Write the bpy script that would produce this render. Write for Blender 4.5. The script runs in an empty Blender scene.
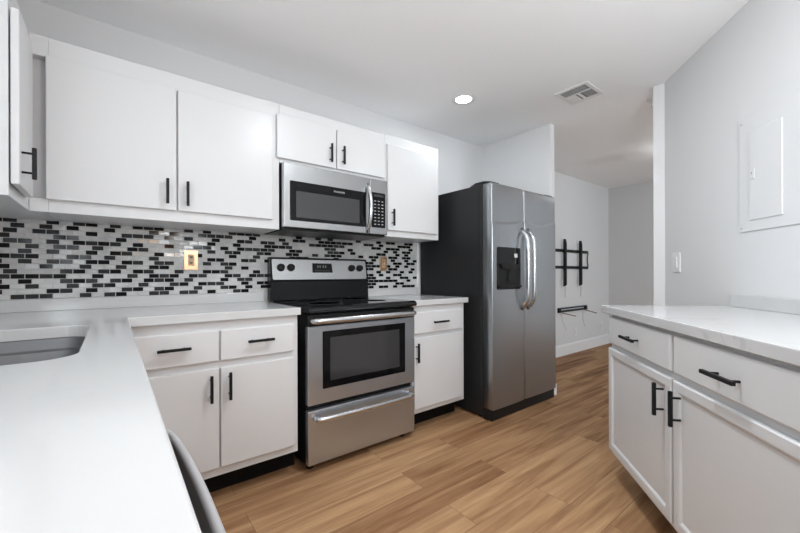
import bpy, bmesh, math, random
from mathutils import Matrix, Vector
PI = math.pi
random.seed(7)
SC = bpy.context.scene
COL = SC.collection

# ------------------------------------------------------------------ camera
cam_d = bpy.data.cameras.new('camera'); cam = bpy.data.objects.new('camera', cam_d); COL.objects.link(cam)
cam_d.sensor_width = 36.0; cam_d.lens = 366.2 / 800 * 36
cam_d.shift_x = -2.25 / 800; cam_d.shift_y = 8.16 / 800
cam_d.clip_start = 0.02
YAW = 0.6683; ROLL = 0.0046
cam.matrix_world = (Matrix.Translation((-0.8228, -2.5235, 1.0892)) @ Matrix.Rotation(-YAW, 4, 'Z')
                    @ Matrix.Rotation(PI / 2, 4, 'X') @ Matrix.Rotation(-ROLL * 0.6, 4, 'Z'))
SC.camera = cam

# ------------------------------------------------------------------ world, daylight, exposure
w = bpy.data.worlds.new('world'); SC.world = w; w.use_nodes = True
w.node_tree.nodes['Background'].inputs[0].default_value = (0.88, 0.955, 1.0, 1)
w.node_tree.nodes['Background'].inputs[1].default_value = 0.65
SC.view_settings.view_transform = 'Standard'; SC.view_settings.look = 'None'
SC.view_settings.gamma = 1; SC.view_settings.use_curve_mapping = False
SC.view_settings.exposure = 0.10


def area(name, loc, direction, sx, sy, power, color=(1, 1, 1)):
    l = bpy.data.lights.new(name, 'AREA'); l.shape = 'RECTANGLE'; l.size = sx; l.size_y = sy
    l.energy = power; l.color = color
    o = bpy.data.objects.new(name, l); COL.objects.link(o)
    o.matrix_world = Matrix.Translation(loc) @ Vector(direction).to_track_quat('-Z', 'Y').to_matrix().to_4x4()
    return o


DAY = (0.83, 0.93, 1.0)
area('unseen_side_window_fill', (-1.47, -3.90, 1.55), (1, 0.15, 0.45), 1.3, 1.1, 43, DAY)  # fill at an unseen window, put in to light the room from the left
area('added_sink_window_fill', (-1.47, -1.75, 1.62), (1, 0.05, 0.45), 1.2, 0.85, 6, DAY)  # fill at an added sink window, brightens the right wall and cabinets
area('added_bounce_fill', (-0.10, -3.1, 1.50), (0.25, 0.55, 1), 0.4, 0.4, 18, (0.87, 0.95, 1.0))  # added fill without a fixture, aimed up to brighten the ceiling
area('daylight_hall_window', (4.10, -5.66, 1.4), (0, 1, 0.3), 1.5, 1.3, 60, DAY)
DOWNLIGHTS = [(1.300, -0.604), (-0.45, -2.15), (0.30, -1.72), (-0.30, -3.9), (1.6, -4.2)]  # the last three are unseen lamps added to light the room
DOWNLIGHT_POWER = [3.5, 0.6, 17.0, 3.0, 3.0]

# ------------------------------------------------------------------ materials
def mat(name, color, rough=0.5, metal=0.0, spec=0.5, coat=0.0):
    m = bpy.data.materials.new(name); m.use_nodes = True
    b = m.node_tree.nodes['Principled BSDF']
    b.inputs['Base Color'].default_value = (*color, 1); b.inputs['Roughness'].default_value = rough
    b.inputs['Metallic'].default_value = metal; b.inputs['Specular IOR Level'].default_value = spec
    b.inputs['Coat Weight'].default_value = coat
    return m, m.node_tree.nodes, m.node_tree.links, b


def ramp(N, stops, interp='LINEAR'):
    r = N.new('ShaderNodeValToRGB'); r.color_ramp.interpolation = interp
    e = r.color_ramp.elements
    while len(e) < len(stops): e.new(0.5)
    for k, (p, c) in enumerate(stops): e[k].position = p; e[k].color = (*c, 1)
    return r


def noise_bump(N, L, b, scale, strength, vec=None, dist=0.002):
    n = N.new('ShaderNodeTexNoise'); n.inputs['Scale'].default_value = scale; n.inputs['Detail'].default_value = 4
    if vec: L.new(vec, n.inputs['Vector'])
    bp = N.new('ShaderNodeBump'); bp.inputs['Strength'].default_value = strength; bp.inputs['Distance'].default_value = dist
    L.new(n.outputs['Fac'], bp.inputs['Height']); L.new(bp.outputs['Normal'], b.inputs['Normal'])


def mapped(N, L, scale, rot=(0, 0, 0), loc=(0, 0, 0)):
    t = N.new('ShaderNodeTexCoord'); m = N.new('ShaderNodeMapping')
    m.inputs['Scale'].default_value = scale; m.inputs['Rotation'].default_value = rot; m.inputs['Location'].default_value = loc
    L.new(t.outputs['Object'], m.inputs['Vector']); return m.outputs['Vector']


def paint(name, c, rough=0.6, bump=0.08):
    m, N, L, b = mat(name, c, rough, spec=0.3)
    noise_bump(N, L, b, 180, bump, mapped(N, L, (1, 1, 1)))
    return m


def steel(name, c, rough, stretch):
    m, N, L, b = mat(name, c, rough, 0.9, 0.4)
    v = mapped(N, L, stretch)
    n = N.new('ShaderNodeTexNoise'); n.inputs['Scale'].default_value = 1.0; n.inputs['Detail'].default_value = 3
    L.new(v, n.inputs['Vector'])
    r = ramp(N, [(0.3, (rough * .97,) * 3), (0.7, (rough * 1.03,) * 3)]); L.new(n.outputs['Fac'], r.inputs['Fac'])
    L.new(r.outputs['Color'], b.inputs['Roughness'])
    return m


M = {}
M['wall'] = paint('wall_paint', (0.73, 0.73, 0.735))
M['ceiling'] = paint('ceiling_paint', (0.95, 0.95, 0.955), 0.8)
M['trim'] = paint('trim_paint', (0.85, 0.85, 0.855), 0.4, 0.02)
M['cab'] = paint('white_lacquer', (0.70, 0.70, 0.705), 0.29, 0.01)
M['kick'] = mat('dark_toe_kick', (0.008, 0.008, 0.008), 0.7, 0, 0.15)[0]
M['handle'] = mat('black_handle_metal', (0.008, 0.008, 0.009), 0.45, 0.0, 0.25)[0]
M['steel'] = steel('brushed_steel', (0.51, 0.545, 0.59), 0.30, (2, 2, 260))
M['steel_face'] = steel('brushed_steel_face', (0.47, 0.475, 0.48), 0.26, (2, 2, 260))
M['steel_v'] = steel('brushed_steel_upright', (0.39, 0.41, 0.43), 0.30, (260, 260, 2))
M['chrome'] = mat('satin_handle_steel', (0.66, 0.67, 0.68), 0.25, 1.0)[0]
M['sink'] = steel('sink_steel', (0.17, 0.173, 0.178), 0.36, (6, 200, 200))
M['blackglass'] = mat('black_glass', (0.006, 0.006, 0.007), 0.05, 0, 0.22)[0]
M['ceramic'] = mat('black_ceramic_glass', (0.006, 0.006, 0.006), 0.04, 0, 0.45)[0]
M['screen'] = mat('grey_screen_glass', (0.042, 0.042, 0.044), 0.10, 0, 0.6)[0]
M['black'] = mat('black_enamel', (0.010, 0.010, 0.010), 0.3, 0, 0.25)[0]
M['blackplastic'] = mat('black_plastic', (0.012, 0.012, 0.012), 0.5, 0, 0.3)[0]
m, N, L, b = mat('fridge_side_enamel', (0.018, 0.018, 0.019), 0.42, 0, 0.28); noise_bump(N, L, b, 350, 0.25, mapped(N, L, (1, 1, 1)), 0.0008)
M['fridgeside'] = m
M['white_plastic'] = mat('white_plastic', (0.82, 0.82, 0.81), 0.35)[0]
M['greymark'] = mat('grey_lettering', (0.45, 0.45, 0.45), 0.5)[0]
M['copper'] = mat('copper_plate', (0.66, 0.43, 0.27), 0.28, 0.8)[0]
M['ivory'] = mat('tan_receptacle', (0.70, 0.46, 0.28), 0.4)[0]
M['ventdark'] = mat('duct_dark', (0.10, 0.10, 0.10), 0.8)[0]
M['stool'] = mat('grey_vinyl', (0.20, 0.20, 0.205), 0.33)[0]
M['stoolrim'] = mat('grey_piping', (0.42, 0.42, 0.43), 0.35)[0]
M['rod'] = mat('brown_rod', (0.16, 0.11, 0.09), 0.5)[0]
M['cord'] = mat('grey_cord', (0.35, 0.34, 0.33), 0.6)[0]
M['grout'] = mat('pale_grout', (0.66, 0.66, 0.65), 0.8)[0]
M['tile_dark'] = mat('black_glass_tile', (0.008, 0.008, 0.009), 0.08, 0, 0.10)[0]
M['tile_mid'] = mat('charcoal_glass_tile', (0.038, 0.038, 0.039), 0.09, 0, 0.12)[0]
m, N, L, b = mat('marble_tile', (0.6, 0.6, 0.6), 0.08, 0, 0.14)
n = N.new('ShaderNodeTexNoise'); n.inputs['Scale'].default_value = 9; n.inputs['Detail'].default_value = 5
L.new(mapped(N, L, (1, 1, 1)), n.inputs['Vector'])
r = ramp(N, [(0.3, (0.50, 0.50, 0.50)), (0.6, (0.66, 0.66, 0.655))]); L.new(n.outputs['Fac'], r.inputs['Fac']); L.new(r.outputs['Color'], b.inputs['Base Color'])
M['tile_light'] = m


def emit(name, c, s):
    m = bpy.data.materials.new(name); m.use_nodes = True; N = m.node_tree.nodes
    N.remove(N['Principled BSDF']); e = N.new('ShaderNodeEmission'); e.inputs[0].default_value = (*c, 1); e.inputs[1].default_value = s
    m.node_tree.links.new(e.outputs[0], N['Material Output'].inputs[0]); return m


M['lamp'] = emit('downlight_lens', (0.94, 0.98, 1.0), 9)
M['warmbulb'] = emit('warm_bulb', (1.0, 0.42, 0.07), 140)
M['clock'] = emit('clock_digits', (0.30, 0.36, 0.33), 0.35)

# quartz worktop: white with a few faint veins
m, N, L, b = mat('white_quartz', (0.8, 0.8, 0.8), 0.11)
v = mapped(N, L, (1, 1, 1), (0, 0, 0.5))
n1 = N.new('ShaderNodeTexNoise'); n1.inputs['Scale'].default_value = 2.2; n1.inputs['Detail'].default_value = 6; n1.inputs['Distortion'].default_value = 1.2
L.new(v, n1.inputs['Vector'])
sub = N.new('ShaderNodeMath'); sub.operation = 'SUBTRACT'; sub.inputs[1].default_value = 0.5; L.new(n1.outputs['Fac'], sub.inputs[0])
ab = N.new('ShaderNodeMath'); ab.operation = 'ABSOLUTE'; L.new(sub.outputs[0], ab.inputs[0])
n2 = N.new('ShaderNodeTexNoise'); n2.inputs['Scale'].default_value = 3.0; L.new(v, n2.inputs['Vector'])
r2 = ramp(N, [(0.52, (0, 0, 0)), (0.68, (1, 1, 1))]); L.new(n2.outputs['Fac'], r2.inputs['Fac'])
r1 = ramp(N, [(0.0, (1, 1, 1)), (0.012, (0, 0, 0))]); L.new(ab.outputs[0], r1.inputs['Fac'])
mu = N.new('ShaderNodeMath'); mu.operation = 'MULTIPLY'; L.new(r1.outputs['Color'], mu.inputs[0]); L.new(r2.outputs['Color'], mu.inputs[1])
mx = N.new('ShaderNodeMix'); mx.data_type = 'RGBA'; L.new(mu.outputs[0], mx.inputs['Factor'])
mx.inputs['A'].default_value = (0.625, 0.625, 0.627, 1); mx.inputs['B'].default_value = (0.54, 0.54, 0.545, 1)
L.new(mx.outputs['Result'], b.inputs['Base Color'])
M['quartz'] = m

# laminate planks running along x
m, N, L, b = mat('oak_laminate', (0.35, 0.22, 0.13), 0.48, 0, 0.04)
t = N.new('ShaderNodeTexCoord')
br = N.new('ShaderNodeTexBrick'); br.offset = 0.37; br.offset_frequency = 2; br.squash = 1
br.inputs['Color1'].default_value = (0, 0, 0, 1); br.inputs['Color2'].default_value = (1, 1, 1, 1); br.inputs['Mortar'].default_value = (0.5, 0.5, 0.5, 1)
br.inputs['Scale'].default_value = 1; br.inputs['Mortar Size'].default_value = 0.0012; br.inputs['Brick Width'].default_value = 1.22; br.inputs['Row Height'].default_value = 0.178
br.inputs['Bias'].default_value = 0
mp = N.new('ShaderNodeMapping'); mp.inputs['Location'].default_value = (0.35, 0.05, 0); L.new(t.outputs['Object'], mp.inputs['Vector']); L.new(mp.outputs['Vector'], br.inputs['Vector'])
sc_ = N.new('ShaderNodeVectorMath'); sc_.operation = 'SCALE'; sc_.inputs['Scale'].default_value = 17.0; L.new(br.outputs['Color'], sc_.inputs[0])
ad = N.new('ShaderNodeVectorMath'); ad.operation = 'ADD'; L.new(t.outputs['Object'], ad.inputs[0]); L.new(sc_.outputs['Vector'], ad.inputs[1])
mg = N.new('ShaderNodeMapping'); mg.inputs['Scale'].default_value = (1.3, 22, 1); L.new(ad.outputs['Vector'], mg.inputs['Vector'])
ng = N.new('ShaderNodeTexNoise'); ng.inputs['Scale'].default_value = 1; ng.inputs['Detail'].default_value = 7; ng.inputs['Roughness'].default_value = 0.62; ng.inputs['Distortion'].default_value = 0.6
L.new(mg.outputs['Vector'], ng.inputs['Vector'])
mg2 = N.new('ShaderNodeMapping'); mg2.inputs['Scale'].default_value = (1.2, 5, 1); L.new(ad.outputs['Vector'], mg2.inputs['Vector'])
nb = N.new('ShaderNodeTexNoise'); nb.inputs['Scale'].default_value = 1; nb.inputs['Detail'].default_value = 2; L.new(mg2.outputs['Vector'], nb.inputs['Vector'])
s1 = N.new('ShaderNodeMath'); s1.operation = 'MULTIPLY_ADD'; s1.inputs[1].default_value = 0.20; L.new(br.outputs['Color'], s1.inputs[0])
s2 = N.new('ShaderNodeMath'); s2.operation = 'MULTIPLY_ADD'; s2.inputs[1].default_value = 0.75; L.new(ng.outputs['Fac'], s2.inputs[0])
s3 = N.new('ShaderNodeMath'); s3.operation = 'MULTIPLY'; s3.inputs[1].default_value = 0.40; L.new(nb.outputs['Fac'], s3.inputs[0])
L.new(s3.outputs[0], s2.inputs[2]); L.new(s2.outputs[0], s1.inputs[2])
rf = ramp(N, [(0.42, (0.135, 0.062, 0.028)), (0.57, (0.27, 0.140, 0.070)), (0.69, (0.37, 0.208, 0.108)), (0.86, (0.52, 0.32, 0.17))])
L.new(s1.outputs[0], rf.inputs['Fac'])
mj = N.new('ShaderNodeMix'); mj.data_type = 'RGBA'; mj.inputs['B'].default_value = (0.17, 0.09, 0.05, 1)
ml = N.new('ShaderNodeMath'); ml.operation = 'MULTIPLY'; ml.inputs[1].default_value = 0.7; L.new(br.outputs['Fac'], ml.inputs[0])
L.new(ml.outputs[0], mj.inputs['Factor']); L.new(rf.outputs['Color'], mj.inputs['A']); L.new(mj.outputs['Result'], b.inputs['Base Color'])
bp = N.new('ShaderNodeBump'); bp.inputs['Strength'].default_value = 0.06; bp.inputs['Distance'].default_value = 0.002
L.new(ng.outputs['Fac'], bp.inputs['Height']); L.new(bp.outputs['Normal'], b.inputs['Normal'])
M['floor'] = m

# ------------------------------------------------------------------ builders
IDENT = Matrix.Identity(4)
TH = 0.7278
RIGHT = Matrix.Translation((1.2939, -1.6181, 0)) @ Matrix.Rotation(PI + TH, 4, 'Z')   # the angled side: x along the run, y into its wall
RIGHT_RUN = RIGHT @ Matrix.Translation((-0.017, 0, 0))
LEFT = Matrix.Translation((0, 0, 0)) @ Matrix.Rotation(PI / 2, 4, 'Z')                 # local x = world y, local y = -world x


class B:
    """collects shapes (in a frame) into one mesh"""
    def __init__(s): s.bm = bmesh.new()

    def box(s, x0, x1, y0, y1, z0, z1, bev=0.0, seg=2, mi=0):
        t = bmesh.new()
        bmesh.ops.create_cube(t, size=1)
        for v in t.verts:
            v.co = Vector(((x0 + x1) / 2 + v.co.x * (x1 - x0), (y0 + y1) / 2 + v.co.y * (y1 - y0), (z0 + z1) / 2 + v.co.z * (z1 - z0)))
        if bev: bmesh.ops.bevel(t, geom=t.edges[:], offset=bev, segments=seg, affect='EDGES', profile=0.5)
        for f in t.faces: f.material_index = mi; f.smooth = False
        s._join(t); return s

    def _join(s, t):
        me = bpy.data.meshes.new('tmp'); t.to_mesh(me); t.free(); s.bm.from_mesh(me); bpy.data.meshes.remove(me)

    def prism(s, pts, axis, a0, a1, bev=0.0, smooth=False):
        """closed outline pts (2D) swept along an axis; axis x: (y,z), y: (x,z), z: (x,y)"""
        t = bmesh.new()
        def P(p, a): return {'x': (a, p[0], p[1]), 'y': (p[0], a, p[1]), 'z': (p[0], p[1], a)}[axis]
        lo = [t.verts.new(P(p, a0)) for p in pts]; hi = [t.verts.new(P(p, a1)) for p in pts]
        n = len(pts)
        for k in range(n):
            f = t.faces.new((lo[k], lo[(k + 1) % n], hi[(k + 1) % n], hi[k])); f.smooth = smooth
        t.faces.new(lo[::-1]); t.faces.new(hi)
        bmesh.ops.recalc_face_normals(t, faces=t.faces[:])
        if bev:
            ed = [e for e in t.edges if len(e.link_faces) == 2 and e.calc_face_angle() > 0.9]
            bmesh.ops.bevel(t, geom=ed, offset=bev, segments=2, affect='EDGES', profile=0.5)
        s._join(t); return s

    def tube(s, pts, r, n=12, cap=True, flat=1.0, closed=False):
        """round tube along points; r may be a list; flat squashes one cross axis"""
        t = bmesh.new(); P = [Vector(p) for p in pts]; R = r if isinstance(r, (list, tuple)) else [r] * len(P)
        rings = []; up = None; m = len(P)
        for k, p in enumerate(P):
            if closed: d = P[(k + 1) % m] - P[k - 1]
            else: d = P[min(k + 1, m - 1)] - P[max(k - 1, 0)]
            d.normalize()
            if up is None:
                up = Vector((0, 0, 1)) if abs(d.z) < 0.9 else Vector((1, 0, 0))
            a = d.cross(up).normalized(); up = a.cross(d).normalized()
            rings.append([t.verts.new(p + (a * math.cos(q) * flat + up * math.sin(q)) * R[k]) for q in [2 * PI * j / n for j in range(n)]])
        for k in range(m if closed else m - 1):
            A, C = rings[k], rings[(k + 1) % m]
            for j in range(n):
                f = t.faces.new((A[j], A[(j + 1) % n], C[(j + 1) % n], C[j])); f.smooth = True
        if cap and not closed: t.faces.new(rings[0][::-1]); t.faces.new(rings[-1])
        bmesh.ops.recalc_face_normals(t, faces=t.faces[:])
        s._join(t); return s

    def lathe(s, prof, org, axis='z', n=32):
        """prof: (radius, height) pairs turned about an axis through org"""
        t = bmesh.new(); rings = []
        for (r, hh) in prof:
            ring = []
            for j in range(n):
                c, q = r * math.cos(2 * PI * j / n), r * math.sin(2 * PI * j / n)
                v = {'z': (c, q, hh), 'y': (c, hh, q), 'x': (hh, c, q)}[axis]
                ring.append(t.verts.new(Vector(org) + Vector(v)))
            rings.append(ring)
        for A, C in zip(rings, rings[1:]):
            for j in range(n):
                f = t.faces.new((A[j], A[(j + 1) % n], C[(j + 1) % n], C[j])); f.smooth = True
        if prof[0][0] > 1e-6: t.faces.new(rings[0][::-1])
        if prof[-1][0] > 1e-6: t.faces.new(rings[-1])
        bmesh.ops.remove_doubles(t, verts=t.verts[:], dist=1e-6)
        bmesh.ops.recalc_face_normals(t, faces=t.faces[:])
        s._join(t); return s

    def grid(s, rows, smooth=True):
        t = bmesh.new(); V = [[t.verts.new(p) for p in r] for r in rows]
        for a, c in zip(V, V[1:]):
            for j in range(len(a) - 1):
                f = t.faces.new((a[j], a[j + 1], c[j + 1], c[j])); f.smooth = smooth
        bmesh.ops.recalc_face_normals(t, faces=t.faces[:])
        s._join(t); return s

    def build(s, name, m, parent=None, frame=IDENT, label=None):
        me = bpy.data.meshes.new(name)
        inv = parent_world(parent).inverted() if parent else IDENT
        s.bm.transform(inv @ frame)
        s.bm.to_mesh(me); s.bm.free()
        for x in (m if isinstance(m, list) else [m]): me.materials.append(x)
        o = bpy.data.objects.new(name, me); COL.objects.link(o)
        if parent: o.parent = parent
        if label: o['label'] = label
        return o


def parent_world(o):
    mw = o.matrix_basis.copy()
    while o.parent: o = o.parent; mw = o.matrix_basis @ mw
    return mw


def tag(o, label, cat, group=None):
    o['label'] = label; o['category'] = cat
    if group: o['group'] = group
    return o


def thing(name, label, cat, loc, group=None, frame=IDENT):
    o = bpy.data.objects.new(name, None); o.empty_display_size = 0.1
    o.matrix_basis = frame @ Matrix.Translation(loc); COL.objects.link(o)
    return tag(o, label, cat, group)


def struct(name, b, m):
    o = b.build(name, m); o['kind'] = 'structure'; return o


# ------------------------------------------------------------------ the room
XL, XR, YR, H = -1.41, 5.33, -5.6, 2.44
struct('floor', B().box(XL - .2, XR + .2, YR - .2, .2, -0.05, 0), M['floor'])
struct('ceiling', B().box(XL - .2, XR + .2, YR - .2, .2, H, H + 0.08), M['ceiling'])
struct('wall_back', B().box(XL - .2, XR + .2, 0, 0.12, 0, H), M['wall'])


b = B()
for (u0, u1, q0, q1) in ((YR, -4.6, 0, H), (-4.6, -3.2, 0, 0.95), (-4.6, -3.2, 2.15, H), (-3.2, -2.4, 0, H), (-2.4, -1.1, 0, 1.15), (-2.4, -1.1, 2.1, H), (-1.1, 0, 0, H)):
    b.box(XL - .12, XL, u0, u1, q0, q1)
struct('wall_left', b, M['wall'])
b = B()
for (u0, u1, q0, q1) in ((XL - .12, -1.35, 0, H), (-1.35, 2.95, 0, 0.08), (-1.35, 2.95, 2.3, H), (2.95, 3.35, 0, H), (3.35, 4.85, 0, 0.75), (3.35, 4.85, 2.05, H), (4.85, XR + .12, 0, H)):
    b.box(u0, u1, YR - .12, YR, q0, q1)
struct('wall_rear', b, M['wall'])
struct('wall_far', B().box(XR, XR + .12, YR, 0, 0, H), M['wall'])


def window_frame(name, axis, u0, u1, z0, z1, p0, p1, bars):
    b = B(); k = 0.045
    def bx(a, c, e, g):
        if axis == 'x': b.box(a, c, p0, p1, e, g)
        else: b.box(p0, p1, a, c, e, g)
    bx(u0, u1, z0, z0 + k); bx(u0, u1, z1 - k, z1); bx(u0, u0 + k, z0 + k, z1 - k); bx(u1 - k, u1, z0 + k, z1 - k)
    for f in bars: c = u0 + (u1 - u0) * f; bx(c - k / 2, c + k / 2, z0 + k, z1 - k)
    return struct(name, b, M['trim'])


window_frame('unseen_window_1', 'y', -4.6, -3.2, 0.95, 2.15, XL - .06, XL, [0.5])  # unseen opening, put in for the side fill
window_frame('added_window_4', 'y', -2.4, -1.1, 1.15, 2.1, XL - .06, XL, [0.5])  # unseen opening, added for the sink-side fill
window_frame('window_2', 'x', -1.35, 2.95, 0.08, 2.3, YR - .05, YR, [0.5])  # unseen opening, widened to let world light in more evenly
window_frame('window_3', 'x', 3.35, 4.85, 0.75, 2.05, YR - .05, YR, [0.5])
struct('wall_wing', B().box(2.25, 2.322, -0.772, 0, 0, H), M['wall'])
WALL_END = 1.42
struct('wall_right', B().box(-0.685, WALL_END, 0.645, 0.75, 0, H), M['wall'])
bpy.data.objects['wall_right'].matrix_world = RIGHT
struct('wall_return', B().box(2.234, 2.31, -1.70, -1.572, 0, H, 0.006), M['wall'])
struct('baseboard_hall', B().prism([(-0.001, 0), (-0.016, 0), (-0.016, 0.125), (-0.010, 0.145), (-0.001, 0.145)], 'x', 2.322, XR), M['trim'])
struct('baseboard_far', B().prism([(XR - .001, 0), (XR - .016, 0), (XR - .016, 0.125), (XR - .010, 0.145), (XR - .001, 0.145)], 'y', YR, -0.016), M['trim'])
struct('baseboard_wing', B().prism([(2.243, -0.768), (2.243, -0.785), (2.329, -0.785), (2.329, -0.0165), (2.3222, -0.0165), (2.3222, -0.7722), (2.25, -0.7722), (2.25, -0.768)], 'z', 0, 0.10), M['trim'])

# ------------------------------------------------------------------ cabinet helpers (front faces local -y)
def handle(parent, frame, x, z, yf, length, vertical=True, square=False):
    b = B(); h = length / 2; off = 0.032; r = 0.0062
    if frame is IDENT:      # positions above were measured on the door plane; the bar stands in front of it
        k = off / (yf + 2.5235); x += (-0.8228 - x) * k; z += (1.0892 - z) * k
    if vertical:
        b.box(x - r, x + r, yf - off - r, yf - off + r, z - h, z + h, 0.0018)
        for q in (-h * .62, h * .62): b.tube([(x, yf - off, z + q), (x, yf + .001, z + q)], 0.004, 10)
    else:
        b.box(x - h, x + h, yf - off - r, yf - off + r, z - r, z + r, 0.0018)
        for q in (-h * .62, h * .62): b.tube([(x + q, yf - off, z), (x + q, yf + .001, z)], 0.004, 10)
    return b.build('handle', M['handle'], parent, frame, 'black bar handle')


def slab(name, parent, frame, x0, x1, z0, z1, yf, th=0.019, bev=0.004):
    return B().box(x0, x1, yf, yf + th, z0, z1, bev).build(name, M['cab'], parent, frame)


def framed_door(name, parent, frame, x0, x1, z0, z1, yf, th=0.019, fr=0.045):
    """door with a low raised frame: rings of quads from the outer edge to the sunk panel"""
    t = B(); rings = []
    steps = [(0.0, th), (0.0, 0.004), (0.004, 0.0), (fr - .012, 0.0), (fr - .006, 0.002), (fr, 0.0075), (fr + .004, 0.008)]
    for ins, d in steps:
        rings.append([(x0 + ins, yf + d, z0 + ins), (x1 - ins, yf + d, z0 + ins), (x1 - ins, yf + d, z1 - ins), (x0 + ins, yf + d, z1 - ins)])
    g = bmesh.new(); V = [[g.verts.new(p) for p in r] for r in rings]
    for a, c in zip(V, V[1:]):
        for j in range(4): g.faces.new((a[j], a[(j + 1) % 4], c[(j + 1) % 4], c[j]))
    g.faces.new(V[0][::-1]); g.faces.new(V[-1])
    bmesh.ops.recalc_face_normals(g, faces=g.faces[:]); t._join(g)
    return t.build(name, M['cab'], parent, frame)


# ------------------------------------------------------------------ upper cabinets
def upper(label, x0, x1, z0, z1, y_face, doors, frame=IDENT, handles=(), y_back=-0.002, recess=None):
    t = thing('wall_cabinet', label, 'cabinet', ((x0 + x1) / 2, y_back, z0), 'white wall cabinets', frame)
    b = B()
    if recess:
        (ra, rb, rc, rd, dep) = recess
        b.box(rb, x1, y_face, y_back, z0, z1, 0.002).box(x0, rb, y_face, y_back, z0, rc, 0.002).box(x0, rb, y_face, y_back, rd, z1, 0.002).box(x0, rb, y_face + dep, y_back, rc, rd)
    else:
        b.box(x0, x1, y_face, y_back, z0, z1, 0.002)
    b.build('body', M['cab'], t, frame)
    for (a, c, e, g), (hx, hz, hl) in zip(doors, handles):
        d = slab('door', t, frame, a, c, e, g, y_face - 0.0205)
        handle(d, frame, hx, hz, y_face - 0.0205, hl)
    return t


UF = -0.346
upper('long white wall cabinet with two wide flat doors above the mosaic backsplash', -1.0998, -0.041, 1.362, 2.113, UF,
      [(-1.047, -0.5705, 1.416, 2.029), (-0.5635, -0.084, 1.416, 2.029)], handles=[(-0.608, 1.511, 0.124), (-0.520, 1.508, 0.124)], recess=(-1.0998, -1.040, 1.418, 2.027, 0.045))
upper('short white wall cabinet with two small doors directly above the microwave', -0.0405, 0.7345, 1.764, 2.113, UF,
      [(-0.0605, 0.330, 1.788, 2.047), (0.338, 0.722, 1.788, 2.047)], handles=[(0.301, 1.887, 0.12), (0.393, 1.889, 0.12)])
upper('white single-door wall cabinet between the microwave and the black refrigerator side', 0.735, 1.276, 1.370, 2.118, UF,
      [(0.750, 1.236, 1.416, 2.047)], handles=[(0.808, 1.513, 0.122)])
# on the left wall: local x = world y, local y = -world x ; face at world x -1.084
t = thing('wall_cabinet', 'white wall cabinet on the left wall, cut off by the left photo edge', 'cabinet', (-0.36, 1.408, 1.362), 'white wall cabinets', LEFT)
B().box(-0.722, -0.004, 1.1005, 1.408, 1.362, 2.113, 0.002).build('body', M['cab'], t, LEFT)
d = slab('door', t, LEFT, -0.726, -0.455, 1.402, 2.005, 1.0735, 0.0225, 0.005)
handle(d, LEFT, -0.690, 1.487, 1.0735, 0.112)

# ------------------------------------------------------------------ mosaic backsplash
ROWS = ["D..D.MMM..M.MD..MM.MM.D..MD......MD.D...DM..MDD.DD.D.DDD.", ".DMM...DM.D..MD.MD..M..MD.D.D.D.......DDD.M..DD....DD....",
        "MD..D.M..D.MD..M..MD.DMM..D.DDM..DD.M.D.DMD..DDDDDDD..D..", "...M.D..MDM.MD.DMD.M...D.MM....D.DDDDD...DDD.DD..D..DD.D.",
        "....MDDMD..D..M.DMD.DM..DM.DMMDMD.DD.DD..DMDDDD.D..DD....", ".D..M...MD.MD.DM..M..DDM...D.......D...D.......D.D..D.D..",
        ".D.DD..D..M..M..DD......M.D....MD.D......DDD.DD...DD...D.", "..MM.M.MM.DD.DM.MM...M.MD..........M....DM.D.MDD.D.D.D...",
        ".DD.DDD..DM.M...M.....DD..DM.DDM.DM.D...MDDDDDD....DD.DD.", ".DD..M.D..D.DM..D...D...D..M....DDD....D......D...D..D.D.",
        ".MMDD.M.DM.M..DM......M.MD..MD..DD..M.MDD...D.DD..DD.DD..", ".M..MD.M.DMDM.D..D..MM.D.DMMDM..DD....MMD.D....DD..D.D...",
        "....M...DM...D........D..D...DDDM.....MM..D......D.D.DD..", ".DD.D.DM..D..MMM.M.D..D..DM.DM.M...MDDDMM.....DD.DDD..D..",
        ".....D.M.D..D...M.D..MMMM..D...D.DD..DDDMDD..MM.D...DDD..", "...DM..D.MD.M.DMD..M.D..MDMM.....D..M.M....M...D.DD..DD.."]
TP, TW, TX0, TZ0 = 0.0246, 0.04935, 0.002, 0.0035
t = thing('backsplash', 'black, charcoal and pale mosaic tile backsplash behind the range and worktop', 'backsplash', (0, -0.001, 0.972))
BX0, BX1, BZ0, BZ1 = -1.408, 1.332, 0.9745, 1.3735
B().box(BX0, BX1, -0.004, -0.0005, BZ0, BZ1).build('grout_bed', M['grout'], t, IDENT)
g = bmesh.new(); rng = random.Random(3)
for ri, row in enumerate(ROWS):
    r = 40 + ri; zc = TZ0 + r * TP
    for k in range(-30, 28):
        xc = TX0 + k * TW + (r % 2) * TW / 2
        ch = row[k + 29] if 0 <= k + 29 < len(row) else '.'
        x0, x1 = max(xc - TW / 2 + .0014, BX0), min(xc + TW / 2 - .0014, BX1)
        z0, z1 = max(zc - TP / 2 + .0013, BZ0), min(zc + TP / 2 - .0013, BZ1)
        if x1 - x0 < .004 or z1 - z0 < .004: continue
        yf = -0.0062 - rng.random() * .0006; tx, tz = rng.gauss(0, .016), rng.gauss(0, .016)
        fr = [(x0, z0), (x1, z0), (x1, z1), (x0, z1)]
        lo = [g.verts.new((a, -0.004, c)) for a, c in fr]
        hi = [g.verts.new((a + (.0008 if a == x0 else -.0008), yf + tx * (a - xc) + tz * (c - zc), c + (.0008 if c == z0 else -.0008))) for a, c in fr]
        fs = [g.faces.new(hi)] + [g.faces.new((lo[j], lo[(j + 1) % 4], hi[(j + 1) % 4], hi[j])) for j in range(4)]
        for f in fs: f.material_index = {'.': 0, 'D': 1, 'M': 2}[ch]
bmesh.ops.recalc_face_normals(g, faces=g.faces[:])
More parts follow.
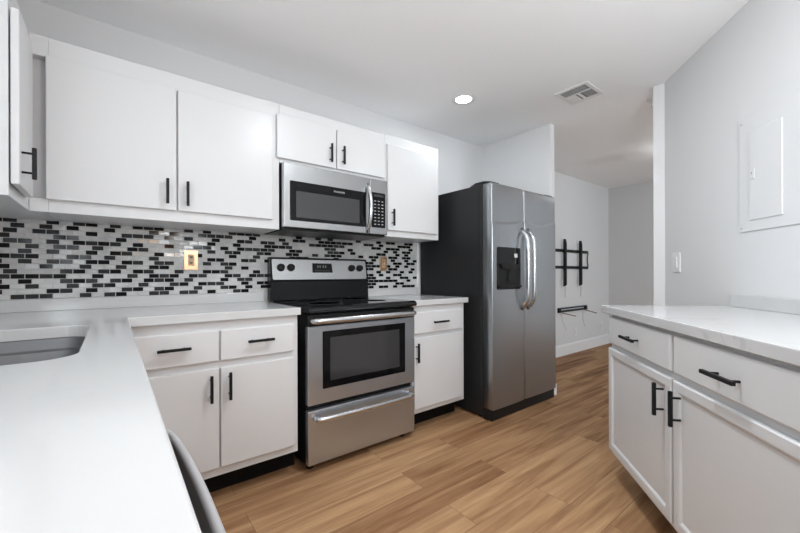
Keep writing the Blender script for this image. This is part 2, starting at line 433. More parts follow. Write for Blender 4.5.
b = B(); b._join(g); b.build('mosaic_tiles', [M['tile_light'], M['tile_dark'], M['tile_mid']], t, IDENT)
B().box(1.3325, 1.352, -0.012, -0.0005, 0.9745, 1.3735, 0.001).build('edge_trim', M['trim'], t, IDENT)

# ------------------------------------------------------------------ worktops
CT, CB = 0.914, 0.876


def rounded(x0, x1, y0, y1, r, n=8):
    out = []
    for cx, cy, a in ((x1 - r, y1 - r, 0), (x0 + r, y1 - r, 90), (x0 + r, y0 + r, 180), (x1 - r, y0 + r, 270)):
        out += [(cx + r * math.cos(math.radians(a + 90 * k / n)), cy + r * math.sin(math.radians(a + 90 * k / n))) for k in range(n + 1)]
    return out


SX0, SX1, SY0, SY1, SR = -1.27, -0.886, -1.475, -0.80, 0.075
hole = rounded(SX0, SX1, SY0, SY1, SR)
outer = [(-1.4085, -2.36), (-0.775, -2.36), (-0.775, -0.6393), (-0.031, -0.6393), (-0.031, -0.0015), (-1.4085, -0.0015)]
g = bmesh.new()
ov = [g.verts.new((x, y, CT)) for x, y in outer]; hv = [g.verts.new((x, y, CT)) for x, y in hole]
ed = [g.edges.new((ov[k], ov[(k + 1) % len(ov)])) for k in range(len(ov))] + [g.edges.new((hv[k], hv[(k + 1) % len(hv)])) for k in range(len(hv))]
bmesh.ops.triangle_fill(g, use_beauty=True, edges=ed)
inside = [f for f in g.faces if SX0 + .02 < f.calc_center_median().x < SX1 - .02 and SY0 + .02 < f.calc_center_median().y < SY1 - .02
          and all(v in set(hv) for v in f.verts)]
if inside: bmesh.ops.delete(g, geom=inside, context='FACES_ONLY')
ex = bmesh.ops.extrude_face_region(g, geom=g.faces[:])
for v in [e for e in ex['geom'] if isinstance(e, bmesh.types.BMVert)]: v.co.z = CB
bmesh.ops.recalc_face_normals(g, faces=g.faces[:])
sharp = [e for e in g.edges if len(e.link_faces) == 2 and abs(e.verts[0].co.z - CT) < 1e-5 and abs(e.verts[1].co.z - CT) < 1e-5 and e.calc_face_angle() > 1.2]
bmesh.ops.bevel(g, geom=sharp, offset=0.003, segments=2, affect='EDGES', profile=0.5)
t = thing('countertop', 'L-shaped white quartz worktop with the sink cut into it, filling the lower left', 'countertop', (-0.775, -0.639, CB))
b = B(); b._join(g); b.build('slab', M['quartz'], t)
B().box(-1.388, -0.031, -0.0205, -0.0012, CT + .0003, 0.974, 0.0015).box(-1.4085, -1.3885, -1.0, -0.0012, CT + .0003, 0.974, 0.0015).build('upstand', M['quartz'], t)

t = thing('countertop', 'short white quartz worktop between the range and the refrigerator', 'countertop', (1.05, -0.3, CB))
B().box(0.771, 1.309, -0.6393, -0.0015, CB, CT, 0.003).build('slab', M['quartz'], t)
B().box(0.771, 1.334, -0.0205, -0.0012, CT + .0003, 0.974, 0.0015).build('upstand', M['quartz'], t)

t = thing('countertop', 'white quartz worktop on the angled cabinets at the right', 'countertop', (0.6, 0.3, CB), None, RIGHT_RUN)
B().box(0.0, 1.37, 0.0, 0.643, CB + .004, 0.9185, 0.003).build('slab', M['quartz'], t, RIGHT_RUN)
B().box(0.022, 1.37, 0.6235, 0.643, 0.919, 0.981, 0.0015).build('upstand', M['quartz'], t, RIGHT_RUN)

# ------------------------------------------------------------------ sink
t = thing('sink', 'undermounted stainless steel sink cut into the worktop at the left photo edge', 'sink', ((SX0 + SX1) / 2, (SY0 + SY1) / 2, 0.66))
rings = []
for ins, z in ((-0.02, CB - .0008), (-0.004, CB - .0008), (-0.003, CB - .003), (0.0, 0.842), (0.002, 0.836), (0.012, 0.834), (0.014, 0.830), (0.018, 0.72), (0.03, 0.685), (0.06, 0.668), (0.12, 0.664)):
    rings.append([(x, y, z) for x, y in rounded(SX0 + ins, SX1 - ins, SY0 + ins, SY1 - ins, max(SR - ins * .5, .03))])
g = bmesh.new(); V = [[g.verts.new(p) for p in r_] for r_ in rings]
for a, c in zip(V, V[1:]):
    for j in range(len(a)):
        f = g.faces.new((a[j], a[(j + 1) % len(a)], c[(j + 1) % len(a)], c[j])); f.smooth = True
f = g.faces.new(V[-1])
b = B(); b._join(g); o = b.build('basin', M['sink'], t)
B().lathe([(0.0, 0.6645), (0.043, 0.6645), (0.043, 0.6675), (0.034, 0.6675), (0.03, 0.666), (0.0, 0.666)], (-1.078, -1.05, 0)).build('drain', M['chrome'], t)

# ------------------------------------------------------------------ base cabinets
def base(label, x0, x1, z0, fronts, frame=IDENT, y_face=-0.611, y_back=-0.002, ztop=0.8755, kick_h=0.11, kick_in=0.125, framed=False, cut=None):
    t = thing('base_cabinet', label, 'cabinet', ((x0 + x1) / 2, (y_face + y_back) / 2, 0), 'white base cabinets', frame)
    b = B().box(x0, x1, y_face, y_back, z0, ztop, 0.002); b.build('body', M['cab'], t, frame)
    B().box(x0 + .004, x1 + (.03 if frame is IDENT else -.004), y_face + kick_in, y_back, 0, z0 - .001).build('toe_kick', M['kick'], t, frame, 'dark recessed toe kick')  # on straight runs it juts past the body, dark filler for gap shade
    for kind, a, c, e, g_, hx, hz, hl in fronts:
        yf = y_face - 0.0195
        if kind == 'door':
            d = framed_door('door', t, frame, a, c, e, g_, yf) if framed else slab('door', t, frame, a, c, e, g_, yf)
            handle(d, frame, hx, hz, yf, hl, True)
        else:
            d = slab('drawer', t, frame, a, c, e, g_, yf, 0.019, 0.0075 if framed else 0.005)
            handle(d, frame, hx, hz, yf, hl, False)
    return t


base('white base cabinet with two drawers over two doors, left of the range', -0.790, -0.0385, 0.135,
     [('drawer', -0.775, -0.431, 0.683, 0.829, -0.610, 0.757, 0.128), ('drawer', -0.4235, -0.064, 0.683, 0.829, -0.233, 0.759, 0.128),
      ('door', -0.775, -0.431, 0.178, 0.650, -0.462, 0.553, 0.126), ('door', -0.4235, -0.064, 0.178, 0.650, -0.380, 0.555, 0.13)])
base('narrow white base cabinet with one drawer and one door, right of the range', 0.7715, 1.285, 0.135,
     [('drawer', 0.7775, 1.250, 0.683, 0.829, 1.036, 0.7505, 0.145), ('door', 0.7775, 1.250, 0.170, 0.657, 0.816, 0.551, 0.13)])
# angled run
base('white base cabinet with framed doors and two drawers on the angled right side', 0.075, 1.335, 0.135,
     [('drawer', 0.084, 0.6875, 0.724, 0.864, 0.383, 0.795, 0.142), ('drawer', 0.704, 1.318, 0.724, 0.864, 0.996, 0.790, 0.142),
      ('door', 0.084, 0.6875, 0.162, 0.700, 0.637, 0.607, 0.126), ('door', 0.704, 1.318, 0.162, 0.700, 0.752, 0.609, 0.126)],
     RIGHT_RUN, 0.030, 0.643, 0.8795, 0.11, 0.16, True)
# sink cabinet below the left run: local x = world y, front at world x -0.81
t = thing('base_cabinet', 'white sink cabinet under the left worktop, hidden below the slab', 'cabinet', (-1.1, 1.1, 0), 'white base cabinets', LEFT)
b = B()
b.box(-1.56, -0.002, 0.818, 0.836, 0.135, 0.8755).box(-1.56, -1.542, 0.836, 1.408, 0.135, 0.8755).box(-0.635, -0.617, 0.84, 1.408, 0.135, 0.8755).box(-1.542, -0.64, 0.836, 1.408, 0.135, 0.153)
b.build('body', M['cab'], t, LEFT)
B().box(-1.55, -0.02, 0.885, 1.40, 0, 0.135).build('toe_kick', M['kick'], t, LEFT)
for a, c, hx in ((-1.55, -1.105, -1.14), (-1.095, -0.66, -1.06)):
    d = slab('door', t, LEFT, a, c, 0.178, 0.829, 0.7985)
t = thing('support_panel', 'white end panel holding up the near end of the left worktop', 'panel', (-1.1, -2.33, 0))
B().box(-1.40, -0.95, -2.345, -2.31, 0, 0.8755, 0.002).build('board', M['cab'], t)

# ------------------------------------------------------------------ range
t = thing('range', 'freestanding stainless steel electric range with black glass cooktop', 'range', (0.379, -0.35, 0))
RX0, RX1 = 0.004, 0.757
B().box(RX0 + .004, RX1 - .004, -0.612, -0.02, 0.035, 0.885, 0.003).build('body', M['black'], t, label='black enamel body')
b = B(); b.prism([(-0.672, 0.893), (-0.668, 0.884), (-0.655, 0.879), (-0.02, 0.879), (-0.02, 0.9155), (-0.645, 0.9155), (-0.661, 0.911), (-0.670, 0.902)], 'x', RX0 - .004, RX1 + .005, smooth=False)
o = b.build('cooktop', M['ceramic'], t, label='black glass cooktop')
for (x, y, r) in ((0.20, -0.46, 0.105), (0.56, -0.46, 0.085), (0.20, -0.22, 0.08), (0.56, -0.22, 0.105)):
    B().lathe([(r - .0025, 0.9156), (r - .0025, 0.9159), (r, 0.9159), (r, 0.9156)], (x, y, 0)).build('burner_ring', M['ventdark'], o)
d = B().box(RX0, RX1, -0.651, -0.6135, 0.374, 0.806, 0.005).build('oven_door', M['steel'], t, label='stainless oven door')
B().box(RX0, RX1, -0.650, -0.6135, 0.8065, 0.870, 0.004).build('top_trim', M['black'], d, label='black strip along the door top')
B().box(0.090, 0.676, -0.6545, -0.6505, 0.455, 0.775, 0.0018).build('window', M['blackglass'], d, label='black oven window')
B().box(0.135, 0.628, -0.6556, -0.6546, 0.495, 0.738, 0.0004).build('inner_pane', M['screen'], d)


def bar_handle(parent, x0, x1, z, yf, off, r, name='handle', bend=0.035):
    pts = [(x0, yf + .001, z), (x0, yf - off * .45, z), (x0 + bend * .3, yf - off * .85, z), (x0 + bend, yf - off, z)]
    mid = [(x0 + bend + (x1 - x0 - 2 * bend) * k / 6, yf - off - 0.006 * math.sin(PI * k / 6), z) for k in range(1, 6)]
    end = [(x1 - bend, yf - off, z), (x1 - bend * .3, yf - off * .85, z), (x1, yf - off * .45, z), (x1, yf + .001, z)]
    return B().tube(pts + mid + end, r, 14).build(name, M['chrome'], parent, label='satin steel bar handle')


bar_handle(d, 0.028, 0.733, 0.838, -0.650, 0.047, 0.0165)
d = B().box(RX0, RX1, -0.651, -0.6135, 0.047, 0.345, 0.005).build('storage_drawer', M['steel'], t, label='stainless storage drawer')
bar_handle(d, 0.045, 0.712, 0.302, -0.651, 0.044, 0.0155)
for x in (0.05, 0.71):
    for y in (-0.57, -0.08): B().lathe([(0.012, 0.012), (0.012, 0.034)], (x, y, 0)).lathe([(0.02, 0.0), (0.02, 0.012)], (x, y, 0)).build('foot', M['blackplastic'], t)
# backguard
p = B().prism([(-0.098, 0.916), (-0.090, 1.045), (-0.094, 1.052), (-0.070, 1.203), (-0.060, 1.210), (-0.020, 1.210), (-0.020, 0.916)], 'x', RX0 - .010, RX1 - .004, 0.003).build('backguard', M['blackglass'], t, label='black glossy backguard')
TILT = math.atan2(0.024, 0.151)
PF = Matrix.Translation((0.369, -0.0955, 1.057)) @ Matrix.Rotation(-TILT, 4, 'X')   # panel plane: x across, z up along the panel
panel = B().prism(rounded(-0.366, 0.366, 0.0, 0.140, 0.012), 'y', -0.004, 0.002).build('control_panel', M['steel_face'], p, PF, 'stainless control panel')


def sub(bm_b, name, m, label=None): return bm_b.build(name, m, panel, PF, label)


for kx in (0.062, 0.132, 0.607, 0.678):
    b = B(); c = (kx - 0.369, 0, 0.083)
    b.lathe([(0.0, -0.0045), (0.026, -0.0045), (0.026, -0.008), (0.0225, -0.011), (0.0205, -0.026), (0.018, -0.028), (0.0, -0.028)], c, 'y')
    b.box(c[0] - .004, c[0] + .004, -0.034, -0.027, c[2] - .018, c[2] + .018, 0.001)
    k_ = sub(b, 'knob', M['blackplastic'], 'black knob')
sub(B().prism([(0.285 - .369, 0.048), (0.445 - .369, 0.048), (0.440 - .369, 0.116), (0.290 - .369, 0.116)], 'y', -0.0055, -0.002), 'display', M['blackglass'], 'black clock display')
b = B()
for k in range(4):
    x = 0.325 - .369 + k * 0.018 + (0.006 if k > 1 else 0); b.box(x, x + .010, -0.0062, -0.0056, 0.083, 0.101)
sub(b, 'clock_digits', M['clock'])
b = B()
for k in range(6): x = 0.305 - .369 + k * 0.021; b.box(x, x + .013, -0.0062, -0.0056, 0.058, 0.066)
sub(b, 'touch_buttons', M['screen'])

# ------------------------------------------------------------------ microwave
MX0, MX1, MF, MZ0, MZ1 = -0.034, 0.724, -0.395, 1.362, 1.7615
t = thing('microwave', 'stainless over-the-range microwave mounted below the short cabinet', 'microwave', (0.345, -0.2, MZ0))
B().box(MX0 + .003, MX1 - .003, -0.362, -0.006, MZ0 + .004, MZ1 - .003, 0.002).build('body', M['black'], t, label='black casing')
DX = 0.572
d = B().box(MX0, DX, MF, -0.3625, MZ0 + .012, MZ1, 0.006, 3).build('door', M['steel_face'], t, label='stainless door')
B().prism(rounded(0.006, 0.541, 1.417, 1.655, 0.006), 'y', MF - .0025, MF + .001).build('window_surround', M['blackglass'], d, label='black glass surround')
B().prism(rounded(0.043, 0.488, 1.437, 1.596, 0.004), 'y', MF - .0034, MF - .0024).build('window', M['screen'], d, label='grey window')
pts = []
for k in range(13):
    f = k / 12; z = 1.382 + (1.715 - 1.382) * f
    pts.append((0.553, MF + .004 - 0.052 * math.sin(PI * f) ** 0.75, z))
B().tube(pts, [0.011 + 0.003 * math.sin(PI * k / 12) for k in range(13)], 14).build('handle', M['chrome'], d, label='bowed steel handle')
c = B().box(DX + .002, MX1, MF, -0.3625, MZ0 + .012, MZ1, 0.006, 3).build('control_panel', M['steel_face'], t, label='stainless control panel')
B().prism(rounded(0.588, 0.703, 1.420, 1.665, 0.005), 'y', MF - .0025, MF + .001).build('keypad', M['blackglass'], c, label='black keypad')
b = B()
for r_ in range(8):
    for q in range(3):
        x = 0.604 + q * 0.031; z = 1.437 + r_ * 0.0232
        b.box(x + .004, x + .019, MF - .0031, MF - .0024, z + .003, z + .0085)
b.build('button_legends', M['greymark'], c)
B().box(0.605, 0.688, MF - .0031, MF - .0024, 1.636, 1.652).build('display', M['screen'], c)
B().box(MX0 + .004, MX1 - .004, -0.385, -0.05, MZ0 - .004, MZ0 + .0035, 0.001).build('underside', M['black'], t, label='black vented underside')


def text(s, name, size, m, parent, frame, x, y, z, depth=0.0004):
    cu = bpy.data.curves.new(name, 'FONT'); cu.body = s; cu.size = size; cu.align_x = 'CENTER'; cu.extrude = depth
    o = bpy.data.objects.new(name, cu); COL.objects.link(o)
    dg = bpy.context.evaluated_depsgraph_get(); me = bpy.data.meshes.new_from_object(o.evaluated_get(dg))
    bpy.data.objects.remove(o); bpy.data.curves.remove(cu)
    bm = bmesh.new(); bm.from_mesh(me); bpy.data.meshes.remove(me)
    bm.transform(Matrix.Translation((x, y, z)) @ Matrix.Rotation(PI / 2, 4, 'X'))
    b = B(); b.bm.free(); b.bm = bm
    return b.build(name, m, parent, frame)


text('FRIGIDAIRE', 'lettering', 0.016, M['greymark'], d, IDENT, 0.335, MF - .0027, 1.622)

# ------------------------------------------------------------------ refrigerator
t = thing('refrigerator', 'stainless side-by-side refrigerator with black sides and ice dispenser', 'refrigerator', (1.8, -0.4, 0))
FX0, FX1 = 1.358, 2.243
FF = -0.828
B().box(FX0 + .006, FX1 - .008, -0.735, -0.02, 0.022, 1.770, 0.006).build('body', M['fridgeside'], t, label='black textured body')
B().box(FX0 + .0035, FX0 + .0058, -0.70, -0.17, 0.22, 1.72, 0.001).build('side_panel', M['fridgeside'], t)
B().box(FX0 + .002, FX1 - .006, -0.815, -0.736, 0.004, 0.085, 0.008).build('kick_grille', M['blackplastic'], t, label='black kick grille')
for x in (FX0 + .05, FX1 - .05):
    for y in (-0.68, -0.08): B().lathe([(0.02, 0.0), (0.02, 0.031)], (x, y, 0)).build('foot', M['blackplastic'], t)
SPL = 1.768


GLINT_CREASE = [(1.34, 1.462), (1.45, 1.466), (1.571, 1.475), (1.648, 1.485), (1.702, 1.505), (1.743, 1.513), (1.812, 1.507), (1.884, 1.488), (1.988, 1.484), (2.113, 1.506), (2.25, 1.539)]  # invented step, shaped to draw a wavy bright reflection across the doors


def glint_crease(x):
    for (a, p), (c, q) in zip(GLINT_CREASE, GLINT_CREASE[1:]):
        if x <= c: f = (x - a) / (c - a); f = f * f * (3 - 2 * f); return p + (q - p) * f
    return GLINT_CREASE[-1][1]


def fridge_door(name, x0, x1, label):
    """outline in plan with a rounded outer front edge, slightly bowed face"""
    yb = -0.742; n = 16; pts = [(x0, yb)]; r = 0.011
    for k in range(7):
        a = k / 6 * PI / 2; pts.append((x0 + r - r * math.cos(a), FF + r - r * math.sin(a)))
    for k in range(1, n):
        f = k / n; pts.append((x0 + r + (x1 - x0 - 2 * r) * f, FF - 0.004 * math.sin(PI * f)))
    for k in range(7):
        a = k / 6 * PI / 2; pts.append((x1 - r + r * math.sin(a), FF + r - r * math.cos(a)))
    pts.append((x1, yb))
    g = bmesh.new(); rings = []
    # (z, follows the added crease?, inset at the sides, set-back of the face)
    levels = [(0.088, 0, .006, 0), (0.092, 0, 0, 0), (0.5, 0, 0, 0), (1.0, 0, 0, 0), (1.36, 0, 0, 0), (-.012, 1, 0, 0), (-.004, 1, 0, .0003), (.002, 1, 0, .0014),
              (.010, 1, 0, .0040), (.016, 1, 0, .0052), (.026, 1, 0, .0056), (1.62, 0, 0, .0056), (1.75, 0, 0, .0056), (1.764, 0, .004, .0075), (1.768, 0, .012, .012)]
    for z, cr, i_, back in levels:
        rings.append([g.verts.new((x + (i_ if x < (x0 + x1) / 2 else -i_) * .5, y + (back if y < yb else 0), z + (glint_crease(x) if cr else 0))) for x, y in pts])
    for a, c in zip(rings, rings[1:]):
        for j in range(len(pts)):
            f = g.faces.new((a[j], a[(j + 1) % len(pts)], c[(j + 1) % len(pts)], c[j])); f.smooth = j < len(pts) - 1
    g.faces.new(rings[0][::-1]); g.faces.new(rings[-1])
    bmesh.ops.recalc_face_normals(g, faces=g.faces[:])
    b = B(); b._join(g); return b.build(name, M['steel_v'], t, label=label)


fd = fridge_door('freezer_door', FX0, SPL - .003, 'left stainless door with dispenser')
rd = fridge_door('fresh_food_door', SPL + .003, FX1, 'right stainless door')


def bow(parent, x, z0, z1):
    pts = []; n = 20
    for k in range(n + 1):
        f = k / n; z = z0 + (z1 - z0) * f
        e = min(1.0, math.sin(PI * f) * 2.6); pts.append((x, FF + .004 - 0.060 * e ** .8 - 0.006 * math.sin(PI * f), z))
    B().tube(pts, 0.016, 14).build('handle', M['chrome'], parent, label='long bowed steel handle')


bow(fd, SPL - 0.044, 0.815, 1.450); bow(rd, SPL + 0.040, 0.815, 1.450)
# dispenser
dx0, dx1, dz0, dz1 = 1.408, 1.700, 0.975, 1.295
o = B().prism(rounded(dx0, dx1, dz0, dz1, 0.012), 'y', FF - .007, FF + .002).build('dispenser', M['blackglass'], fd, label='black water and ice dispenser')
B().prism(rounded(dx0 + .018, dx1 - .018, dz1 - .125, dz1 - .018, 0.006), 'y', FF - .0085, FF - .006).build('control_strip', M['blackglass'], o)
b = B()
for k in range(12):
    pass
b.prism([(dx0 + .022, dz1 - .128), (dx1 - .022, dz1 - .128), (dx1 - .045, dz1 - .160), ((dx0 + dx1) / 2, dz1 - .172), (dx0 + .045, dz1 - .160)], 'y', FF - .024, FF - .006)
b.build('spout_hood', M['blackplastic'], o)
B().box(dx0 + .02, dx1 - .02, FF - .0082, FF - .0068, dz0 + .03, dz1 - .132, 0.0005).build('recess_back', M['blackplastic'], o)
B().prism([((dx0 + dx1) / 2 - .03, dz0 + .06), ((dx0 + dx1) / 2 + .03, dz0 + .06), ((dx0 + dx1) / 2 + .02, dz1 - .165), ((dx0 + dx1) / 2 - .02, dz1 - .165)], 'y', FF - .018, FF - .008).build('paddle', M['blackplastic'], o)
B().box(dx0 + .018, dx1 - .018, FF - .030, FF - .006, dz0 + .014, dz0 + .030, 0.003).build('drip_tray', M['blackplastic'], o)
B().box(dx1 - .085, dx1 - .045, FF - .0095, FF - .0084, dz1 - .075, dz1 - .045, 0.0004).build('light_button', M['white_plastic'], o, label='small pale button')
for x0, x1 in ((FX0 + .012, FX0 + .115), (FX1 - .115, FX1 - .015)):
    B().prism([(-0.80, 1.7685), (-0.80, 1.780), (-0.74, 1.792), (-0.66, 1.792), (-0.60, 1.7715), (-0.60, 1.7705), (-0.72, 1.7705), (-0.745, 1.7685)], 'x', x0, x1).build('hinge_cover', M['blackplastic'], t, label='black hinge cover')

# ------------------------------------------------------------------ outlets, switch, breaker panel
def outlet(label, x, z, plate, face, y=-0.0072, wdt=0.074, hgt=0.118):
    t = thing('wall_outlet', label, 'outlet', (x, y, z))
    p = B().prism(rounded(x - wdt / 2, x + wdt / 2, z - hgt / 2, z + hgt / 2, 0.005), 'y', y - .006, y, 0.0015).build('cover_plate', plate, t)
    f = B().prism(rounded(x - .0165, x + .0165, z - .034, z + .034, 0.006), 'y', y - .0085, y - .005, 0.001).build('receptacle', face, t)
    for q in (-.017, .017):
        B().box(x - .0075, x + .0075, y - .0089, y - .0084, z + q - .004, z + q + .005, 0.0002).build('socket', M['ventdark'], f)


outlet('copper-coloured outlet plate on the mosaic below the long wall cabinet', -0.455, 1.180, M['copper'], M['ivory'])
outlet('copper-coloured outlet plate on the mosaic right of the range', 0.960, 1.181, M['copper'], M['ivory'])
outlet('white outlet low on the far wall below the shelf bracket', 4.25, 0.285, M['white_plastic'], M['white_plastic'], -0.0005)
outlet('white outlet low on the far wall beside the room corner', 5.06, 0.30, M['white_plastic'], M['white_plastic'], -0.0005)
t = thing('light_switch', 'white rocker light switch on the angled right wall near its end', 'switch', (-0.536, 0.6445, 1.165), None, RIGHT)
B().prism(rounded(-0.583, -0.489, 1.100, 1.232, 0.006), 'y', 0.6375, 0.6445, 0.002).build('cover_plate', M['white_plastic'], t, RIGHT)
B().prism(rounded(-0.554, -0.518, 1.130, 1.202, 0.003), 'y', 0.633, 0.638, 0.0015).build('rocker', M['white_plastic'], t, RIGHT)
t = thing('breaker_panel', 'white breaker panel cover with small latch, flush on the right wall', 'electrical panel', (0.21, 0.6445, 1.30), None, RIGHT)
B().box(0.043, 0.450, 0.6385, 0.6445, 1.298, 1.862, 0.002).build('cover', M['wall'], t, RIGHT)
d = B().box(0.114, 0.306, 0.6335, 0.638, 1.350, 1.778, 0.002).build('door', M['wall'], t, RIGHT)
B().box(0.122, 0.150, 0.6315, 0.6345, 1.555, 1.600, 0.001).box(0.119, 0.153, 0.6300, 0.6345, 1.548, 1.553, 0.001).build('latch', M['wall'], d, RIGHT)
B().box(0.1335, 0.1385, 0.6305, 0.632, 1.573, 1.583).build('latch_slot', M['cord'], d, RIGHT)
for (a, c) in ((0.058, 1.843), (0.435, 1.843), (0.058, 1.317), (0.435, 1.317)):
    B().lathe([(0.0, 0.636), (0.004, 0.6365), (0.005, 0.6385)], (a, 0, c), 'y', 12).build('screw', M['greymark'], t, RIGHT)

# ------------------------------------------------------------------ ceiling fittings
for k, (x, y) in enumerate(DOWNLIGHTS):
    t = thing('ceiling_light', 'round white recessed downlight in the ceiling' if k == 0 else ['', 'recessed downlight above the left worktop end', 'unseen recessed downlight added to light the angled cabinets', 'unseen recessed downlight added behind the left worktop', 'unseen recessed downlight added far behind the angled wall'][k],
              'ceiling light', (x, y, H), 'recessed downlights')
    B().lathe([(0.062, H - .003), (0.070, H - .006), (0.092, H - .003), (0.094, H - .0003), (0.062, H - .0003)], (x, y, 0)).build('trim_ring', M['white_plastic'], t)
    B().lathe([(0.0, H - .0035), (0.0615, H - .0035), (0.0615, H - .001), (0.0, H - .001)], (x, y, 0)).build('lens', M['lamp'], t, label='glowing lens')
    l = bpy.data.lights.new('downlight_beam', 'AREA'); l.shape = 'DISK'; l.size = 0.12; l.energy = DOWNLIGHT_POWER[k]; l.color = (0.89, 0.955, 1.0)
    lo = bpy.data.objects.new('downlight_beam', l); COL.objects.link(lo); lo.parent = t; lo.location = (0, 0, -0.008)
t = thing('ceiling_vent', 'square white air vent with louvers in the ceiling', 'vent', (1.91, -1.20, H))
VX0, VX1, VY0, VY1 = 1.775, 2.045, -1.320, -1.075
b = B(); k = 0.028
for (a, c, e, g_) in ((VX0, VX1, VY0, VY0 + k), (VX0, VX1, VY1 - k, VY1), (VX0, VX0 + k, VY0 + k, VY1 - k), (VX1 - k, VX1, VY0 + k, VY1 - k)):
    b.box(a, c, e, g_, H - .008, H - .0003, 0.002)
b.build('frame', M['white_plastic'], t)
B().box(VX0 + k, VX1 - k, VY0 + k, VY1 - k, H - .0015, H - .0004).build('duct', M['ventdark'], t, label='dark duct behind the louvers')


def louver(b, p, q, tilt, wdt=0.010):
    P, Q = Vector(p), Vector(q); d = (Q - P).normalized(); n_ = Vector((-d.y, d.x, 0))
    u = n_ * math.cos(tilt) + Vector((0, 0, 1)) * math.sin(tilt); wv = u * wdt
    nn = u.cross(d) * .0007
    t_ = bmesh.new(); vs = [t_.verts.new(x) for x in (P - wv / 2 - nn, Q - wv / 2 - nn, Q + wv / 2 - nn, P + wv / 2 - nn, P - wv / 2 + nn, Q - wv / 2 + nn, Q + wv / 2 + nn, P + wv / 2 + nn)]
    for f in ((0, 1, 2, 3), (7, 6, 5, 4), (0, 4, 5, 1), (1, 5, 6, 2), (2, 6, 7, 3), (3, 7, 4, 0)): t_.faces.new([vs[i] for i in f])
    bmesh.ops.recalc_face_normals(t_, faces=t_.faces[:]); b._join(t_)


b = B(); zl = H - .0068
xa, xb, ya, yb_ = VX0 + k + .003, VX1 - k - .003, VY0 + k + .003, VY1 - k - .003
xm = xa + (xb - xa) * .40
for j in range(7): x = xa + .006 + j * .0115; louver(b, (x, ya, zl), (x, yb_, zl), -0.5)
for j in range(6): y = ya + .006 + j * .0115; louver(b, (xm + .010, y, zl), (xb, y, zl), 0.6)
for j in range(6): y = yb_ - .006 - j * .0115; louver(b, (xm + .010, y, zl), (xb, y, zl), -0.6)
b.box(xm + .004, xm + .009, ya, yb_, H - .0085, H - .0015).box(xm + .010, xb, (ya + yb_) / 2 - .010, (ya + yb_) / 2 + .010, H - .0085, H - .0015)
b.build('louvers', M['white_plastic'], t)
t = thing('sprinkler_head', 'small white ceiling sprinkler peeking out beside the angled wall end', 'sprinkler', (2.47, -1.492, H))
B().lathe([(0.034, H - .0003), (0.032, H - .006), (0.013, H - .008), (0.012, H - .02), (0.006, H - .022), (0.006, H - .045), (0.016, H - .047), (0.016, H - .050), (0.0, H - .050)], (2.47, -1.492, 0), n=20).build('body', M['white_plastic'], t)
# unseen lamp added behind the angled wall for the far ceiling glow
t = thing('ceiling_light', 'unseen globe light added behind the wall end for the far-room ceiling glow', 'ceiling light', (3.80, -1.34, H))
B().lathe([(0.07, H - .0003), (0.07, H - .015), (0.012, H - .02), (0.012, H - .06), (0.03, H - .07)], (3.80, -1.34, 0)).build('base', M['white_plastic'], t)
B().lathe([(0.0, H - .065)] + [(0.095 * math.sin(PI * k / 12), H - .16 + 0.095 * math.cos(PI * k / 12)) for k in range(1, 12)] + [(0.0, H - .255)], (3.80, -1.34, 0)).build('globe', emit('globe_glass', (0.95, 0.98, 1.0), 7), t)
# pendant of the dining area behind the camera; its warm glass sparkles in the mosaic
t = thing('pendant_light', 'small black chandelier with warm amber bulbs over the dining area', 'chandelier', (-0.27, -3.35, H))
B().lathe([(0.05, H - .0003), (0.05, H - .02), (0.006, H - .025), (0.006, 1.45), (0.03, 1.44), (0.03, 1.40), (0.0, 1.39)], (-0.27, -3.35, 0), n=20).build('stem', M['handle'], t)
for k in range(5):
    a = 2 * PI * k / 5 + 0.4; c_, s_ = math.cos(a), math.sin(a)
    B().tube([(-0.27 + r_ * c_, -3.35 + r_ * s_, z) for r_, z in ((0.02, 1.42), (0.12, 1.39), (0.20, 1.40), (0.22, 1.45))], 0.006, 8).build('arm', M['handle'], t)
    B().lathe([(0.007, 1.45), (0.012, 1.465), (0.013, 1.485), (0.009, 1.505), (0.0, 1.52)], (-0.27 + .22 * c_, -3.35 + .22 * s_, 0), n=16).build('bulb', M['warmbulb'], t)

# ------------------------------------------------------------------ far wall: screen mount and shelf bracket
t = thing('tv_mount', 'black steel television wall mount with two upright arms on the far wall', 'tv mount', (4.1, -0.001, 1.2))
b = B(); b.box(3.50, 4.60, -0.022, -0.001, 1.386, 1.424, 0.002); b.build('top_rail', M['blackplastic'], t)
b = B(); b.box(3.50, 4.60, -0.022, -0.001, 1.163, 1.201, 0.002); b.build('bottom_rail', M['blackplastic'], t)
B().tube([(4.598, -0.012, 1.42), (4.612, -0.012, 1.38), (4.592, -0.012, 1.33), (4.592, -0.012, 1.26), (4.612, -0.012, 1.21), (4.598, -0.012, 1.17)], 0.007, 8).build('end_plate', M['blackplastic'], t)
for x in (3.895, 4.325):
    a = B().prism([(-0.024, 0.925), (-0.062, 0.945), (-0.062, 1.50), (-0.050, 1.555), (-0.030, 1.560), (-0.024, 1.52)], 'x', x - .015, x + .015, 0.002).build('upright_arm', M['blackplastic'], t)
    B().tube([(x + .004, -0.045, 0.935), (x + .004, -0.040, 0.775)], 0.0035, 6).build('pull_cord', M['cord'], a, label='thin grey pull cord')
t = thing('shelf_bracket', 'low black shelf bracket with two thin rods on the far wall', 'bracket', (4.2, -0.001, 0.6))
B().box(3.77, 4.55, -0.028, -0.001, 0.624, 0.642, 0.003).box(3.77, 4.55, -0.034, -0.001, 0.584, 0.606, 0.003).box(3.77, 3.82, -0.03, -0.001, 0.580, 0.64, 0.002).box(4.50, 4.55, -0.03, -0.001, 0.580, 0.64, 0.002).build('rail', M['blackplastic'], t)
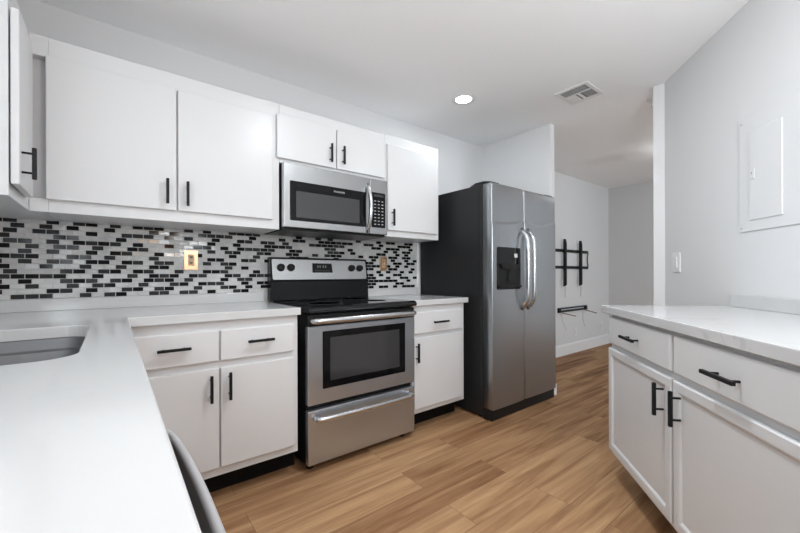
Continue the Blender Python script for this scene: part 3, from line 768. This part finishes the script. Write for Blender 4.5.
for x0, x1 in ((3.86, 3.847), (4.50, 4.440)):
    B().tube([(x0, -0.02, 0.575), (x0 - .003, -0.06, 0.568), (x1, -0.21, 0.550)], 0.006, 8).build('rod', M['rod'], t, label='thin brown rod')
for x0, x1 in ((3.86, 4.00), (4.46, 4.52)):
    B().tube([(x0, -0.006, 0.578), ((x0 + x1) / 2 - .03, -0.006, 0.45), (x1, -0.006, 0.33)], 0.0016, 6).build('cord', M['cord'], t)  # thin grey lines standing in for cable shadows on the wall

# ------------------------------------------------------------------ stool at the worktop edge
t = thing('stool', 'grey stool with curved back pushed against the left worktop edge', 'stool', (-0.93, -2.04, 0))
rim = [(-0.7505, -1.780, 0.822), (-0.740, -1.800, 0.8225), (-0.7335, -1.845, 0.820), (-0.728, -1.900, 0.815), (-0.723, -1.960, 0.806), (-0.720, -2.022, 0.797), (-0.720, -2.043, 0.793)]
yc = -2.06
rim = rim[:-1] + [(-0.7195, yc, 0.792)] + [(x, 2 * yc - y, z) for x, y, z in rim[:-1][::-1]]
rim = [(x - .013, y, z) for x, y, z in rim]
rim = [(-0.815, -1.755, 0.80), (-0.785, -1.765, 0.815)] + rim + [(-0.785, 2 * yc + 1.765, 0.815), (-0.815, 2 * yc + 1.755, 0.80)]
for pas in range(2):
    q = [rim[0]]
    for a, c in zip(rim, rim[1:]): q += [tuple(a[i] * .75 + c[i] * .25 for i in range(3)), tuple(a[i] * .25 + c[i] * .75 for i in range(3))]
    rim = q + [rim[-1]]
prof = [(0.0, 0.0), (0.012, -0.05), (0.016, -0.12), (0.006, -0.20), (-0.03, -0.27), (-0.09, -0.30)]
rows = [[(x + dx - (0.0), yc + (y - yc) * (1 - 0.06 * abs(dz) / .3), z + dz * (z - 0.49) / .31) for x, y, z in rim] for dx, dz in prof]
inner = rows
outerr = [[(x + .010, yc + (y - yc) * 1.02, z - .004) for x, y, z in r_] for r_ in rows]
B().grid(inner).grid(outerr).grid([inner[0], outerr[0]]).grid([inner[-1], outerr[-1]]).grid([[r_[0] for r_ in inner], [r_[0] for r_ in outerr]]).grid([[r_[-1] for r_ in inner], [r_[-1] for r_ in outerr]]).build('backrest', M['stool'], t, label='curved grey vinyl backrest')
B().tube([(x + .005, yc + (y - yc) * 1.01, z - .001) for x, y, z in rim], 0.0062, 10).build('rim', M['stoolrim'], t, label='paler piping')
B().prism(rounded(-1.14, -0.755, yc - .20, yc + .20, 0.09), 'z', 0.455, 0.515, 0.012).build('seat', M['stool'], t)
for x, y in ((-1.09, yc - .15), (-1.09, yc + .15), (-0.80, yc - .15), (-0.80, yc + .15)):
    B().tube([(x, y, 0.456), (x + (0.03 if x > -.9 else -.03), y + (0.03 if y > yc else -.03), 0.0)], [0.014, 0.010], 10).build('leg', M['handle'], t)
